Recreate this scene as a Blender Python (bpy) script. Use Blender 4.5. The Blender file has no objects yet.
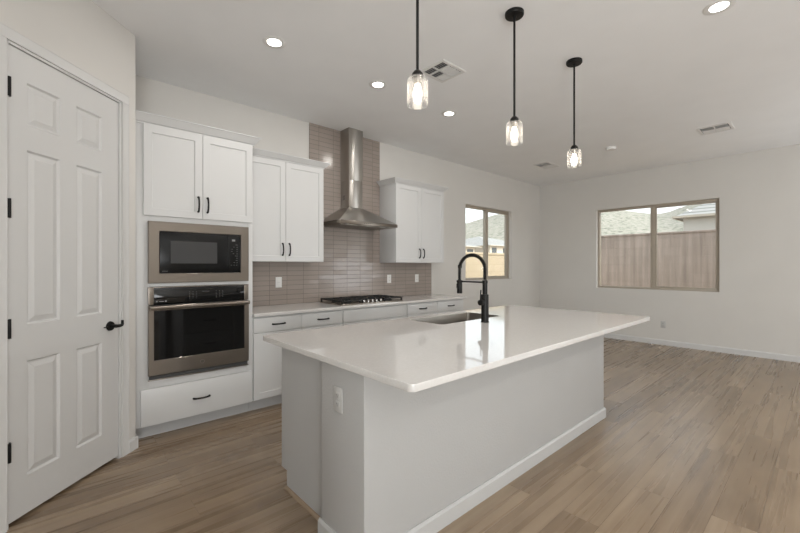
import bpy, bmesh, math, random
from mathutils import Vector, Matrix
random.seed(7)
S = bpy.context.scene
COL = S.collection
R = math.radians

# ------------------------------------------------------------------ camera, sky, lights, exposure
FPX, YAW, CAM_H = 386.0, 47.94, 1.347
cd = bpy.data.cameras.new('camera'); cam = bpy.data.objects.new('camera', cd); COL.objects.link(cam)
cd.sensor_width = 36.0; cd.lens = 36.0 * FPX / 800.0; cd.clip_start = 0.02; cd.clip_end = 600
cd.shift_y = -0.5 / 800.0
cam.location = (0, 0, CAM_H); cam.rotation_euler = (R(90), 0, R(YAW - 90))
S.camera = cam

W = bpy.data.worlds.new('world'); S.world = W; W.use_nodes = True
wn = W.node_tree; wn.nodes.clear()
sky = wn.nodes.new('ShaderNodeTexSky'); sky.sky_type = 'NISHITA'; sky.sun_disc = False
sky.sun_elevation = R(42); sky.sun_rotation = R(183); sky.dust_density = 3.0; sky.air_density = 1.0
hs = wn.nodes.new('ShaderNodeHueSaturation'); hs.inputs['Saturation'].default_value = 0.22
bg = wn.nodes.new('ShaderNodeBackground'); bg.inputs['Strength'].default_value = 0.36
wo = wn.nodes.new('ShaderNodeOutputWorld')
wn.links.new(sky.outputs[0], hs.inputs['Color']); wn.links.new(hs.outputs[0], bg.inputs[0]); wn.links.new(bg.outputs[0], wo.inputs[0])

def lamp(name, kind, loc, energy, color=(1, 1, 1), **kw):
    d = bpy.data.lights.new(name, kind); d.energy = energy; d.color = color
    o = bpy.data.objects.new(name, d); COL.objects.link(o); o.location = loc
    for k, v in kw.items():
        if k == 'aim': o.rotation_euler = (Vector(v) - Vector(loc)).to_track_quat('-Z', 'Y').to_euler()
        else: setattr(d, k, v)
    return o
sun = lamp('sun', 'SUN', (0, -10, 20), 0.8, (1.0, 0.95, 0.87), angle=R(0.6))
sun.rotation_euler = (-Vector((-0.06, -1.0, 0.95))).to_track_quat('-Z', 'Y').to_euler()
# patio door daylight lamp, plus an added upward fill lamp at the left wall
lamp('daylight_patio_door', 'AREA', (7.70, -2.65, 1.2), 68, (0.94, 0.97, 1.0), shape='RECTANGLE', size=1.8, size_y=2.3, aim=(4.5, -1.4, 6.0))
lamp('fill_left_wall', 'AREA', (-1.2, -2.7, 1.4), 175, (0.95, 0.975, 1.0), shape='RECTANGLE', size=2.4, size_y=2.5, aim=(4.0, -1.4, 5.2))  # added fill lamp with no seen source, aimed upward
S.view_settings.view_transform = 'Standard'; S.view_settings.look = 'None'
S.view_settings.gamma = 1.0; S.view_settings.use_curve_mapping = False
S.view_settings.exposure = 0.44

# ------------------------------------------------------------------ materials
def mat(name, color=(.8, .8, .8), rough=.5, metal=0.0, **kw):
    m = bpy.data.materials.new(name); m.use_nodes = True
    b = m.node_tree.nodes['Principled BSDF']
    b.inputs['Base Color'].default_value = (*color, 1); b.inputs['Roughness'].default_value = rough
    b.inputs['Metallic'].default_value = metal
    for k, v in kw.items(): b.inputs[k].default_value = v
    return m
def nd(m, t, **kw):
    n = m.node_tree.nodes.new(t)
    for k, v in kw.items():
        if k in n.inputs: n.inputs[k].default_value = v
        else: setattr(n, k, v)
    return n
def lk(m, a, b): m.node_tree.links.new(a, b)
def P(m): return m.node_tree.nodes['Principled BSDF']
def bump(m, height, strength, dist=0.002, normal=None):
    b = nd(m, 'ShaderNodeBump'); b.inputs['Strength'].default_value = strength; b.inputs['Distance'].default_value = dist
    lk(m, height, b.inputs['Height']); lk(m, b.outputs[0], P(m).inputs['Normal']); return b
def noise_paint(name, color, rough, scale=140, strength=.25, var=.03):
    m = mat(name, color, rough)
    tc = nd(m, 'ShaderNodeTexCoord')
    n = nd(m, 'ShaderNodeTexNoise'); n.inputs['Scale'].default_value = scale; n.inputs['Detail'].default_value = 3
    lk(m, tc.outputs['Object'], n.inputs['Vector'])
    bump(m, n.outputs['Fac'], strength, .0015)
    n2 = nd(m, 'ShaderNodeTexNoise'); n2.inputs['Scale'].default_value = 3; lk(m, tc.outputs['Object'], n2.inputs['Vector'])
    cr = nd(m, 'ShaderNodeValToRGB')
    cr.color_ramp.elements[0].color = (*[c * (1 - var) for c in color], 1); cr.color_ramp.elements[1].color = (*[min(1, c * (1 + var)) for c in color], 1)
    lk(m, n2.outputs['Fac'], cr.inputs[0]); lk(m, cr.outputs[0], P(m).inputs['Base Color'])
    return m
M = {}
M['wall'] = noise_paint('wall_paint', (.66, .64, .608), .65)
M['ceiling'] = noise_paint('ceiling_paint', (.86, .86, .86), .75)
M['shadedwall'] = noise_paint('island_drywall_shaded', (.425, .42, .412), .6, 95, .8)  # wall paint darkened to carry the weaker light on the island
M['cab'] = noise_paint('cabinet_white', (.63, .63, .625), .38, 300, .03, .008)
M['shadedpanel'] = noise_paint('island_panel_shaded', (.43, .427, .42), .45, 300, .03, .008)  # cabinet white darkened, shade of the island end put into the colour
M['shadedtrim'] = noise_paint('island_trim_shaded', (.49, .485, .477), .45, 300, .03, .008)  # trim white darkened for the low light at the island's foot
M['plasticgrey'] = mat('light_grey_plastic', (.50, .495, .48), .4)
M['trim'] = noise_paint('trim_white', (.65, .645, .635), .4, 300, .03, .008)
M['door'] = noise_paint('door_white', (.62, .615, .605), .45, 260, .05, .008)
M['black'] = mat('matte_black_metal', (.008, .0075, .007), .45, 0, **{'Specular IOR Level': .25})
M['blackgloss'] = mat('black_glass', (.006, .006, .006), .06, 0, **{'Specular IOR Level': .32})
M['blackmatte'] = mat('black_microwave_glass', (.006, .006, .006), .22, 0, **{'Specular IOR Level': .2})
M['graywin'] = mat('dark_grey_mesh_glass', (.034, .034, .035), .35)
M['iron'] = mat('cast_iron_black', (.012, .012, .012), .5)
M['keys'] = mat('grey_printed_markings', (.32, .32, .32), .5)
M['keysdim'] = mat('dim_printed_markings', (.10, .10, .10), .5)
M['plastic'] = mat('white_plastic', (.78, .77, .75), .35)
M['slot'] = mat('dark_slot', (.05, .05, .05), .6)
M['duct'] = mat('dark_duct_inside', (.06, .06, .06), .8)
M['vent'] = mat('vent_white_enamel', (.72, .71, .69), .45)
M['vinyl'] = mat('tan_vinyl_frame', (.40, .35, .285), .45)
M['toe'] = noise_paint('toe_kick_shaded', (.50, .50, .50), .5, 200, .05, .01)  # cabinet white with the shade of the toe recess put into it

def steel(name, color, rough, axis):
    m = mat(name, color, rough, 1.0)
    tc = nd(m, 'ShaderNodeTexCoord'); mp = nd(m, 'ShaderNodeMapping')
    mp.inputs['Scale'].default_value = axis
    n = nd(m, 'ShaderNodeTexNoise'); n.inputs['Scale'].default_value = 6; n.inputs['Detail'].default_value = 4
    lk(m, tc.outputs['Object'], mp.inputs[0]); lk(m, mp.outputs[0], n.inputs['Vector'])
    mr = nd(m, 'ShaderNodeMapRange'); mr.inputs['To Min'].default_value = rough * .8; mr.inputs['To Max'].default_value = rough * 1.25
    lk(m, n.outputs['Fac'], mr.inputs['Value']); lk(m, mr.outputs[0], P(m).inputs['Roughness'])
    bump(m, n.outputs['Fac'], .04, .001)
    P(m).inputs['Anisotropic'].default_value = .9; P(m).inputs['Anisotropic Rotation'].default_value = .25
    tg = nd(m, 'ShaderNodeTangent', direction_type='RADIAL', axis='Z'); lk(m, tg.outputs[0], P(m).inputs['Tangent'])
    return m
M['steel'] = steel('brushed_steel', (.25, .222, .194), .30, (1, 60, 60))
M['steelv'] = steel('brushed_steel_hood', (.45, .43, .40), .32, (60, 60, 1))
M['steelsink'] = steel('sink_steel', (.40, .37, .335), .34, (1, 50, 1))
M['chrome'] = mat('polished_knob_metal', (.42, .41, .39), .2, 1.0)

def quartz():
    m = mat('white_quartz', (.66, .64, .62), .05)
    P(m).inputs['IOR'].default_value = 1.55
    tc = nd(m, 'ShaderNodeTexCoord'); n = nd(m, 'ShaderNodeTexNoise'); n.inputs['Scale'].default_value = 90; n.inputs['Detail'].default_value = 5
    cr = nd(m, 'ShaderNodeValToRGB'); cr.color_ramp.elements[0].position = .35; cr.color_ramp.elements[0].color = (.62, .60, .58, 1); cr.color_ramp.elements[1].color = (.68, .665, .645, 1)
    lk(m, tc.outputs['Object'], n.inputs['Vector']); lk(m, n.outputs['Fac'], cr.inputs[0]); lk(m, cr.outputs[0], P(m).inputs['Base Color'])
    return m
M['quartz'] = quartz()

def plank_floor():
    m = mat('oak_vinyl_planks', (.3, .22, .16), .34)
    tc = nd(m, 'ShaderNodeTexCoord'); mp = nd(m, 'ShaderNodeMapping'); mp.inputs['Location'].default_value = (3.35, 4.388, 0)
    lk(m, tc.outputs['Object'], mp.inputs[0])
    br = nd(m, 'ShaderNodeTexBrick'); br.offset = .37; br.offset_frequency = 2
    for k, v in {'Scale': 1, 'Mortar Size': .0011, 'Mortar Smooth': .3, 'Bias': 0, 'Brick Width': 1.5, 'Row Height': .185}.items(): br.inputs[k].default_value = v
    br.inputs['Color1'].default_value = (0, 0, 0, 1); br.inputs['Color2'].default_value = (1, 1, 1, 1); br.inputs['Mortar'].default_value = (.5, .5, .5, 1)
    lk(m, mp.outputs[0], br.inputs['Vector'])
    # grain: long streaks along x, shifted per plank
    ad = nd(m, 'ShaderNodeVectorMath', operation='MULTIPLY_ADD'); ad.inputs[1].default_value = (7, 13, 5)
    lk(m, br.outputs['Color'], ad.inputs[0]); lk(m, mp.outputs[0], ad.inputs[2])
    g = nd(m, 'ShaderNodeMapping'); g.inputs['Scale'].default_value = (.38, 13, 1); lk(m, ad.outputs[0], g.inputs[0])
    n1 = nd(m, 'ShaderNodeTexNoise'); n1.inputs['Scale'].default_value = 1.6; n1.inputs['Detail'].default_value = 4; n1.inputs['Distortion'].default_value = .35
    lk(m, g.outputs[0], n1.inputs['Vector'])
    g2 = nd(m, 'ShaderNodeMapping'); g2.inputs['Scale'].default_value = (.7, 55, 1); lk(m, ad.outputs[0], g2.inputs[0])
    n2 = nd(m, 'ShaderNodeTexNoise'); n2.inputs['Scale'].default_value = 1.5; n2.inputs['Detail'].default_value = 3
    lk(m, g2.outputs[0], n2.inputs['Vector'])
    n3 = nd(m, 'ShaderNodeTexNoise'); n3.inputs['Scale'].default_value = 1.7; n3.inputs['Detail'].default_value = 2   # knots / cloudy patches
    g3 = nd(m, 'ShaderNodeMapping'); g3.inputs['Scale'].default_value = (1.4, 4, 1); lk(m, ad.outputs[0], g3.inputs[0]); lk(m, g3.outputs[0], n3.inputs['Vector'])
    cr = nd(m, 'ShaderNodeValToRGB')
    e = cr.color_ramp.elements; e[0].position = .28; e[0].color = (.160, .112, .071, 1); e[1].position = .72; e[1].color = (.36, .272, .186, 1)
    x = cr.color_ramp.elements.new(.5); x.color = (.262, .19, .126, 1)
    s1 = nd(m, 'ShaderNodeMath', operation='MULTIPLY_ADD'); s1.inputs[1].default_value = .20   # per plank
    lk(m, br.outputs['Color'], s1.inputs[0])
    s2 = nd(m, 'ShaderNodeMath', operation='MULTIPLY_ADD'); s2.inputs[1].default_value = .5; s2.inputs[2].default_value = -.07
    lk(m, n1.outputs['Fac'], s2.inputs[0]); lk(m, s2.outputs[0], s1.inputs[2])
    s3 = nd(m, 'ShaderNodeMath', operation='MULTIPLY_ADD'); s3.inputs[1].default_value = .13; lk(m, n2.outputs['Fac'], s3.inputs[0]); lk(m, s1.outputs[0], s3.inputs[2])
    s4 = nd(m, 'ShaderNodeMath', operation='MULTIPLY_ADD'); s4.inputs[1].default_value = .32; lk(m, n3.outputs['Fac'], s4.inputs[0]); lk(m, s3.outputs[0], s4.inputs[2])
    lk(m, s4.outputs[0], cr.inputs[0])
    mx = nd(m, 'ShaderNodeMixRGB', blend_type='MULTIPLY'); mx.inputs['Color2'].default_value = (.45, .42, .40, 1)
    lk(m, br.outputs['Fac'], mx.inputs['Fac']); lk(m, cr.outputs[0], mx.inputs['Color1']); lk(m, mx.outputs[0], P(m).inputs['Base Color'])
    mr = nd(m, 'ShaderNodeMapRange'); mr.inputs['To Min'].default_value = .22; mr.inputs['To Max'].default_value = .34
    lk(m, n1.outputs['Fac'], mr.inputs['Value']); lk(m, mr.outputs[0], P(m).inputs['Roughness'])
    inv = nd(m, 'ShaderNodeMath', operation='SUBTRACT'); inv.inputs[0].default_value = 1; lk(m, br.outputs['Fac'], inv.inputs[1])
    bump(m, inv.outputs[0], .5, .001)
    return m
M['floor'] = plank_floor()

def brick_mat(name, ux, uy, off, bw, rh, mortar, c1, c2, cm, rough, offset=0.0, bumpy=.4, dist=.002, wob=0):
    m = mat(name, c1, rough)
    tc = nd(m, 'ShaderNodeTexCoord'); sp = nd(m, 'ShaderNodeSeparateXYZ'); cb = nd(m, 'ShaderNodeCombineXYZ'); mp = nd(m, 'ShaderNodeMapping')
    lk(m, tc.outputs['Object'], sp.inputs[0]); lk(m, sp.outputs[ux], cb.inputs[0]); lk(m, sp.outputs[uy], cb.inputs[1])
    mp.inputs['Location'].default_value = (*off, 0); lk(m, cb.outputs[0], mp.inputs[0])
    br = nd(m, 'ShaderNodeTexBrick'); br.offset = offset
    for k, v in {'Scale': 1, 'Mortar Size': mortar, 'Mortar Smooth': .2, 'Bias': 0, 'Brick Width': bw, 'Row Height': rh}.items(): br.inputs[k].default_value = v
    br.inputs['Color1'].default_value = (*c1, 1); br.inputs['Color2'].default_value = (*c2, 1); br.inputs['Mortar'].default_value = (*cm, 1)
    lk(m, mp.outputs[0], br.inputs['Vector']); lk(m, br.outputs['Color'], P(m).inputs['Base Color'])
    inv = nd(m, 'ShaderNodeMath', operation='SUBTRACT'); inv.inputs[0].default_value = 1; lk(m, br.outputs['Fac'], inv.inputs[1])
    h = inv.outputs[0]
    if wob:
        n = nd(m, 'ShaderNodeTexNoise'); n.inputs['Scale'].default_value = 9; lk(m, mp.outputs[0], n.inputs['Vector'])
        a = nd(m, 'ShaderNodeMath', operation='MULTIPLY_ADD'); a.inputs[1].default_value = wob; lk(m, n.outputs['Fac'], a.inputs[0]); lk(m, h, a.inputs[2]); h = a.outputs[0]
        rr = nd(m, 'ShaderNodeMapRange'); rr.inputs['To Min'].default_value = rough; rr.inputs['To Max'].default_value = .7
        lk(m, br.outputs['Fac'], rr.inputs['Value']); lk(m, rr.outputs[0], P(m).inputs['Roughness'])
    bump(m, h, bumpy, dist)
    return m
# tile_backsplash object sits at the world origin so its Object coordinates are metres
M['tile'] = brick_mat('taupe_glossy_tile', 'X', 'Z', (-1.781 + .205 * 20, -.914 + .054 * 20), .205, .054, .0021, (.315, .268, .236), (.345, .295, .262), (.15, .125, .11), .16, 0, .35, .0012, .8)
def tilt_tiles(m, amt=.03):
    # every glazed tile sits at its own tiny angle
    tc = nd(m, 'ShaderNodeTexCoord'); mp = nd(m, 'ShaderNodeMapping'); mp.inputs['Location'].default_value = (-1.781 / .205 + 40, 0, -.914 / .054 + 40); mp.inputs['Scale'].default_value = (1 / .205, 0, 1 / .054)
    fl = nd(m, 'ShaderNodeVectorMath', operation='FLOOR'); wn_ = nd(m, 'ShaderNodeTexWhiteNoise'); wn_.noise_dimensions = '3D'
    lk(m, tc.outputs['Object'], mp.inputs[0]); lk(m, mp.outputs[0], fl.inputs[0]); lk(m, fl.outputs[0], wn_.inputs['Vector'])
    sb = nd(m, 'ShaderNodeVectorMath', operation='SUBTRACT'); sb.inputs[1].default_value = (.5, .5, .5); lk(m, wn_.outputs['Color'], sb.inputs[0])
    sc = nd(m, 'ShaderNodeVectorMath', operation='SCALE'); sc.inputs['Scale'].default_value = amt; lk(m, sb.outputs[0], sc.inputs[0])
    ge = nd(m, 'ShaderNodeNewGeometry'); ad = nd(m, 'ShaderNodeVectorMath', operation='ADD'); lk(m, ge.outputs['Normal'], ad.inputs[0]); lk(m, sc.outputs[0], ad.inputs[1])
    no = nd(m, 'ShaderNodeVectorMath', operation='NORMALIZE'); lk(m, ad.outputs[0], no.inputs[0])
    bp = next(n for n in m.node_tree.nodes if n.type == 'BUMP'); lk(m, no.outputs[0], bp.inputs['Normal'])
tilt_tiles(M['tile'])
P(M['tile']).inputs['Specular IOR Level'].default_value = .4
M['blocktan'] = brick_mat('tan_block_wall', 'X', 'Z', (0, .1), .40, .20, .006, (.43, .355, .25), (.46, .38, .275), (.39, .32, .225), .9, .5, .5, .006)
def streaks(m):
    tc = nd(m, 'ShaderNodeTexCoord'); mp = nd(m, 'ShaderNodeMapping'); mp.inputs['Scale'].default_value = (9, 9, .5); n = nd(m, 'ShaderNodeTexNoise'); n.inputs['Scale'].default_value = 1.2; n.inputs['Detail'].default_value = 4
    lk(m, tc.outputs['Object'], mp.inputs[0]); lk(m, mp.outputs[0], n.inputs['Vector'])
    cr = nd(m, 'ShaderNodeValToRGB'); e = cr.color_ramp.elements; e[0].position = .3; e[0].color = (.74, .74, .74, 1); e[1].position = .65; e[1].color = (1.08, 1.08, 1.08, 1); lk(m, n.outputs['Fac'], cr.inputs[0])
    b = P(m).inputs['Base Color']; src = b.links[0].from_socket; mx = nd(m, 'ShaderNodeMixRGB', blend_type='MULTIPLY'); mx.inputs['Fac'].default_value = 1; lk(m, src, mx.inputs['Color1']); lk(m, cr.outputs[0], mx.inputs['Color2']); lk(m, mx.outputs[0], b)
M['blockpink'] = brick_mat('pinkish_block_wall', 'Y', 'Z', (20, .1), .40, .20, .006, (.36, .30, .262), (.39, .325, .285), (.345, .288, .25), .9, .5, .5, .006)

streaks(M['blockpink'])
def glass():
    m = bpy.data.materials.new('window_glass'); m.use_nodes = True; t = m.node_tree; t.nodes.clear()
    o = nd(m, 'ShaderNodeOutputMaterial'); mx = nd(m, 'ShaderNodeMixShader'); tr = nd(m, 'ShaderNodeBsdfTransparent'); gl = nd(m, 'ShaderNodeBsdfGlossy')
    tr.inputs[0].default_value = (.93, .95, .94, 1); gl.inputs['Roughness'].default_value = .02
    fr = nd(m, 'ShaderNodeLayerWeight'); fr.inputs[0].default_value = .5
    pw = nd(m, 'ShaderNodeMath', operation='POWER'); pw.inputs[1].default_value = 5; ma = nd(m, 'ShaderNodeMath', operation='MULTIPLY_ADD'); ma.inputs[1].default_value = .6; ma.inputs[2].default_value = .015
    lk(m, fr.outputs['Facing'], pw.inputs[0]); lk(m, pw.outputs[0], ma.inputs[0]); lk(m, ma.outputs[0], mx.inputs[0]); lk(m, tr.outputs[0], mx.inputs[1]); lk(m, gl.outputs[0], mx.inputs[2]); lk(m, mx.outputs[0], o.inputs[0])
    return m
M['glass'] = glass()
def shade_glass():
    m = bpy.data.materials.new('seeded_clear_glass'); m.use_nodes = True; t = m.node_tree; t.nodes.clear()
    o = nd(m, 'ShaderNodeOutputMaterial'); mx = nd(m, 'ShaderNodeMixShader'); mx2 = nd(m, 'ShaderNodeMixShader')
    tr = nd(m, 'ShaderNodeBsdfTransparent'); gl = nd(m, 'ShaderNodeBsdfGlossy'); tl = nd(m, 'ShaderNodeBsdfTranslucent')
    gl.inputs['Roughness'].default_value = .05; tl.inputs[0].default_value = (.95, .93, .9, 1)
    tc = nd(m, 'ShaderNodeTexCoord'); n = nd(m, 'ShaderNodeTexNoise'); n.inputs['Scale'].default_value = 120; lk(m, tc.outputs['Object'], n.inputs['Vector'])
    bm_ = nd(m, 'ShaderNodeBump'); bm_.inputs['Strength'].default_value = .4; bm_.inputs['Distance'].default_value = .002; lk(m, n.outputs['Fac'], bm_.inputs['Height']); lk(m, bm_.outputs[0], gl.inputs['Normal'])
    lw = nd(m, 'ShaderNodeLayerWeight'); lw.inputs[0].default_value = .35
    mr = nd(m, 'ShaderNodeMapRange'); mr.inputs['To Min'].default_value = .06; mr.inputs['To Max'].default_value = .42
    lk(m, lw.outputs['Facing'], mr.inputs['Value'])
    mx.inputs[0].default_value = .5; lk(m, tl.outputs[0], mx.inputs[1]); lk(m, gl.outputs[0], mx.inputs[2])
    lk(m, mr.outputs[0], mx2.inputs[0]); lk(m, tr.outputs[0], mx2.inputs[1]); lk(m, mx.outputs[0], mx2.inputs[2]); lk(m, mx2.outputs[0], o.inputs[0])
    return m
M['shade'] = shade_glass()
def emis(name, color, s):
    m = mat(name, color, .5); P(m).inputs['Emission Color'].default_value = (*color, 1); P(m).inputs['Emission Strength'].default_value = s; return m
M['bulb'] = emis('lit_bulb', (1, .90, .76), 9)
M['lens'] = emis('lit_ceiling_lens', (1, .96, .9), 8)
M['hoodlamp'] = mat('frosted_lamp_lens', (.45, .44, .42), .4)

def hill_mat():
    m = mat('desert_hillside', (.5, .47, .38), .95)
    tc = nd(m, 'ShaderNodeTexCoord')
    n = nd(m, 'ShaderNodeTexNoise'); n.inputs['Scale'].default_value = .8; n.inputs['Detail'].default_value = 8; n.inputs['Roughness'].default_value = .72
    lk(m, tc.outputs['Object'], n.inputs['Vector'])
    cr = nd(m, 'ShaderNodeValToRGB'); e = cr.color_ramp.elements
    e[0].position = .38; e[0].color = (.10, .105, .08, 1); e[1].position = .56; e[1].color = (.33, .31, .27, 1); x = e.new(.46); x.color = (.26, .26, .21, 1)
    lk(m, n.outputs['Fac'], cr.inputs[0]); lk(m, cr.outputs[0], P(m).inputs['Base Color']); return m
M['hill'] = hill_mat()
M['dirt'] = noise_paint('gravel_ground', (.48, .40, .31), .95, 60, .6, .15)
M['stucco'] = noise_paint('house_stucco', (.55, .50, .43), .9, 40, .3, .04)
M['stuccogrey'] = noise_paint('grey_house_stucco', (.50, .49, .46), .9, 40, .3, .04)
M['fascia'] = mat('beige_fascia_board', (.46, .42, .36), .7)
def roof_mat(name, axis):
    m = mat(name, (.50, .49, .45), .85)
    tc = nd(m, 'ShaderNodeTexCoord'); wv = nd(m, 'ShaderNodeTexWave', wave_type='BANDS', bands_direction=axis, wave_profile='SAW')
    wv.inputs['Scale'].default_value = 2.6; wv.inputs['Distortion'].default_value = .1
    lk(m, tc.outputs['Object'], wv.inputs['Vector'])
    cr = nd(m, 'ShaderNodeValToRGB'); e = cr.color_ramp.elements; e[0].color = (.14, .14, .135, 1); e[0].position = .05; e[1].position = .4; e[1].color = (.38, .38, .37, 1)
    lk(m, wv.outputs['Fac'], cr.inputs[0]); lk(m, cr.outputs[0], P(m).inputs['Base Color']); bump(m, wv.outputs['Fac'], .8, .04); return m
M['roof'] = roof_mat('pale_roof_tiles', 'Z')
M['housewin'] = mat('house_window_glass', (.10, .11, .12), .15)
M['transition'] = mat('oak_quarter_round', (.30, .22, .15), .4)

# ------------------------------------------------------------------ mesh helpers
class MB:
    """collects shapes (world or thing-local metres) and links them as ONE mesh object"""
    def __init__(s): s.bm = bmesh.new()
    def _new(s, verts, bev, seg):
        if bev:
            es = list({e for v in verts for e in v.link_edges})
            bmesh.ops.bevel(s.bm, geom=es, offset=bev, segments=seg, profile=.5, affect='EDGES', clamp_overlap=True)
    def box(s, x0, x1, y0, y1, z0, z1, bev=0, seg=2, rot=None):
        r = bmesh.ops.create_cube(s.bm, size=1); vs = r['verts']
        c = Vector(((x0 + x1) / 2, (y0 + y1) / 2, (z0 + z1) / 2))
        for v in vs:
            v.co = Vector((v.co.x * (x1 - x0), v.co.y * (y1 - y0), v.co.z * (z1 - z0)))
            if rot: v.co = rot @ v.co
            v.co += c
        s._new(vs, bev, seg); return s
    def cyl(s, a, b, r0, r1=None, n=24, bev=0):
        a, b = Vector(a), Vector(b); r1 = r0 if r1 is None else r1; d = b - a
        q = d.to_track_quat('Z', 'Y').to_matrix().to_4x4()
        r = bmesh.ops.create_cone(s.bm, cap_ends=True, segments=n, radius1=r0, radius2=r1, depth=d.length, matrix=Matrix.Translation((a + b) / 2) @ q)
        if bev:
            es = [e for e in {e for v in r['verts'] for e in v.link_edges} if any(len(f.verts) > 4 for f in e.link_faces)]
            bmesh.ops.bevel(s.bm, geom=es, offset=bev, segments=2, profile=.5, affect='EDGES')
        return s
    def tube(s, pts, r, n=12, cap=True):
        pts = [Vector(p) for p in pts]; rs = r if isinstance(r, (list, tuple)) else [r] * len(pts); rings = []
        up = None
        for i, p in enumerate(pts):
            t = (pts[min(i + 1, len(pts) - 1)] - pts[max(i - 1, 0)]).normalized()
            if up is None: up = t.orthogonal().normalized()
            up = (up - t * up.dot(t)).normalized(); w = t.cross(up)
            rings.append([s.bm.verts.new(p + (up * math.cos(2 * math.pi * k / n) + w * math.sin(2 * math.pi * k / n)) * rs[i]) for k in range(n)])
        for a, b in zip(rings, rings[1:]):
            for k in range(n): s.bm.faces.new((a[k], a[(k + 1) % n], b[(k + 1) % n], b[k]))
        if cap: s.bm.faces.new(rings[0][::-1]); s.bm.faces.new(rings[-1])
        return s
    def lathe(s, prof, c, n=32, closed=False):
        """prof: list of (radius, z) around a vertical axis at c"""
        rings = []
        for r, z in prof:
            if r < 1e-6: rings.append([s.bm.verts.new((c[0], c[1], c[2] + z))])
            else: rings.append([s.bm.verts.new((c[0] + r * math.cos(2 * math.pi * k / n), c[1] + r * math.sin(2 * math.pi * k / n), c[2] + z)) for k in range(n)])
        pairs = list(zip(rings, rings[1:])) + ([(rings[-1], rings[0])] if closed else [])
        for a, b in pairs:
            for k in range(n):
                j = (k + 1) % n
                if len(a) == 1 and len(b) == 1: continue
                if len(a) == 1: s.bm.faces.new((a[0], b[j], b[k]))
                elif len(b) == 1: s.bm.faces.new((a[k], a[j], b[0]))
                else: s.bm.faces.new((a[k], a[j], b[j], b[k]))
        return s
    def prism(s, poly, fn):
        """poly: closed list of 2-D points, fn(p, e) -> 3-D for end e in (0, 1)"""
        a = [s.bm.verts.new(fn(p, 0)) for p in poly]; b = [s.bm.verts.new(fn(p, 1)) for p in poly]; n = len(poly)
        for k in range(n): s.bm.faces.new((a[k], a[(k + 1) % n], b[(k + 1) % n], b[k]))
        s.bm.faces.new(a[::-1]); s.bm.faces.new(b); return s
    def loft(s, rings, cap0=True, cap1=True):
        rr = [[s.bm.verts.new(p) for p in r] for r in rings]; n = len(rr[0])
        for a, b in zip(rr, rr[1:]):
            for k in range(n): s.bm.faces.new((a[k], a[(k + 1) % n], b[(k + 1) % n], b[k]))
        if cap0: s.bm.faces.new(rr[0][::-1])
        if cap1: s.bm.faces.new(rr[-1])
        return s
    def panel(s, x0, x1, z0, z1, yf, th, rail=.057, depth=.008, sgn=-1, bev=.0015):
        """shaker slab: front face at y=yf looking along sgn*y, recessed centre"""
        yb = yf - sgn * th
        o = [(x0, z0), (x1, z0), (x1, z1), (x0, z1)]; i = [(x0 + rail, z0 + rail), (x1 - rail, z0 + rail), (x1 - rail, z1 - rail), (x0 + rail, z1 - rail)]
        d = .0025; ii = [(x0 + rail + d, z0 + rail + d), (x1 - rail - d, z0 + rail + d), (x1 - rail - d, z1 - rail - d), (x0 + rail + d, z1 - rail - d)]
        b = bev; ob = [(x0 + b, z0 + b), (x1 - b, z0 + b), (x1 - b, z1 - b), (x0 + b, z1 - b)]
        yr = yf - sgn * depth
        return s.loft([[(x, yb, z) for x, z in o], [(x, yf - sgn * b, z) for x, z in o], [(x, yf, z) for x, z in ob], [(x, yf, z) for x, z in i], [(x, yr, z) for x, z in ii]])
    def build(s, name, m, parent=None, smooth=None, origin=None):
        bmesh.ops.recalc_face_normals(s.bm, faces=s.bm.faces)
        me = bpy.data.meshes.new(name); 
        off = Vector(origin) if origin is not None else (Vector(ORG.get(parent.name, (0, 0, 0))) if parent else Vector((0, 0, 0)))
        if off.length: bmesh.ops.translate(s.bm, verts=s.bm.verts, vec=-off)
        s.bm.to_mesh(me); s.bm.free()
        me.materials.append(m)
        o = bpy.data.objects.new(name, me); COL.objects.link(o)
        if parent: o.parent = parent; ORG[o.name] = tuple(off)
        elif off.length: o.location = off; ORG[o.name] = tuple(off)
        if smooth is None or smooth:
            for p in me.polygons: p.use_smooth = True
            try: me.set_sharp_from_angle(angle=R(smooth or 32))
            except Exception: pass
        return o
ORG = {}
def thing(name, label, cat, loc=(0, 0, 0), group=None, local=False, rotz=0):
    o = bpy.data.objects.new(name, None); COL.objects.link(o); o.location = loc; o.rotation_euler = (0, 0, rotz)
    o.empty_display_size = .1
    ORG[o.name] = (0, 0, 0) if local else tuple(loc)
    return tag(o, label, cat, group)
def tag(o, label, cat, group=None):
    o['label'] = label; o['category'] = cat
    if group: o['group'] = group
    return o
def struct(o, label=None): 
    o['kind'] = 'structure'
    if label: o['label'] = label
    return o
def copy_tree(o, parent=None):
    c = o.copy(); COL.objects.link(c)
    if parent is not None: c.parent = parent
    for ch in list(o.children): copy_tree(ch, c)
    return c

# ------------------------------------------------------------------ room shell
XR, YB, ZC = 7.75, 4.13, 3.05         # right wall, back wall, ceiling
CX, CY = .46, 3.43                    # end of the slanted pantry wall
XL, YS = -1.25, -4.2
b = MB(); b.box(XL - .2, XR + .15, YS - .15, YB + .15, -.1, 0); struct(b.build('floor', M['floor']), 'oak plank floor')
b = MB(); b.box(XL - .2, XR + .15, YS - .15, YB + .15, ZC, ZC + .12); struct(b.build('ceiling', M['ceiling']), 'white flat ceiling')
# back wall with the narrow window opening
WLx0, WLx1, WLz0, WLz1 = 5.23, 6.655, 1.10, 2.405
b = MB()
b.box(XL - .12, WLx0, YB, YB + .15, 0, ZC).box(WLx1, XR + .15, YB, YB + .15, 0, ZC).box(WLx0, WLx1, YB, YB + .15, 0, WLz0).box(WLx0, WLx1, YB, YB + .15, WLz1, ZC)
struct(b.build('wall_back', M['wall']))
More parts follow.
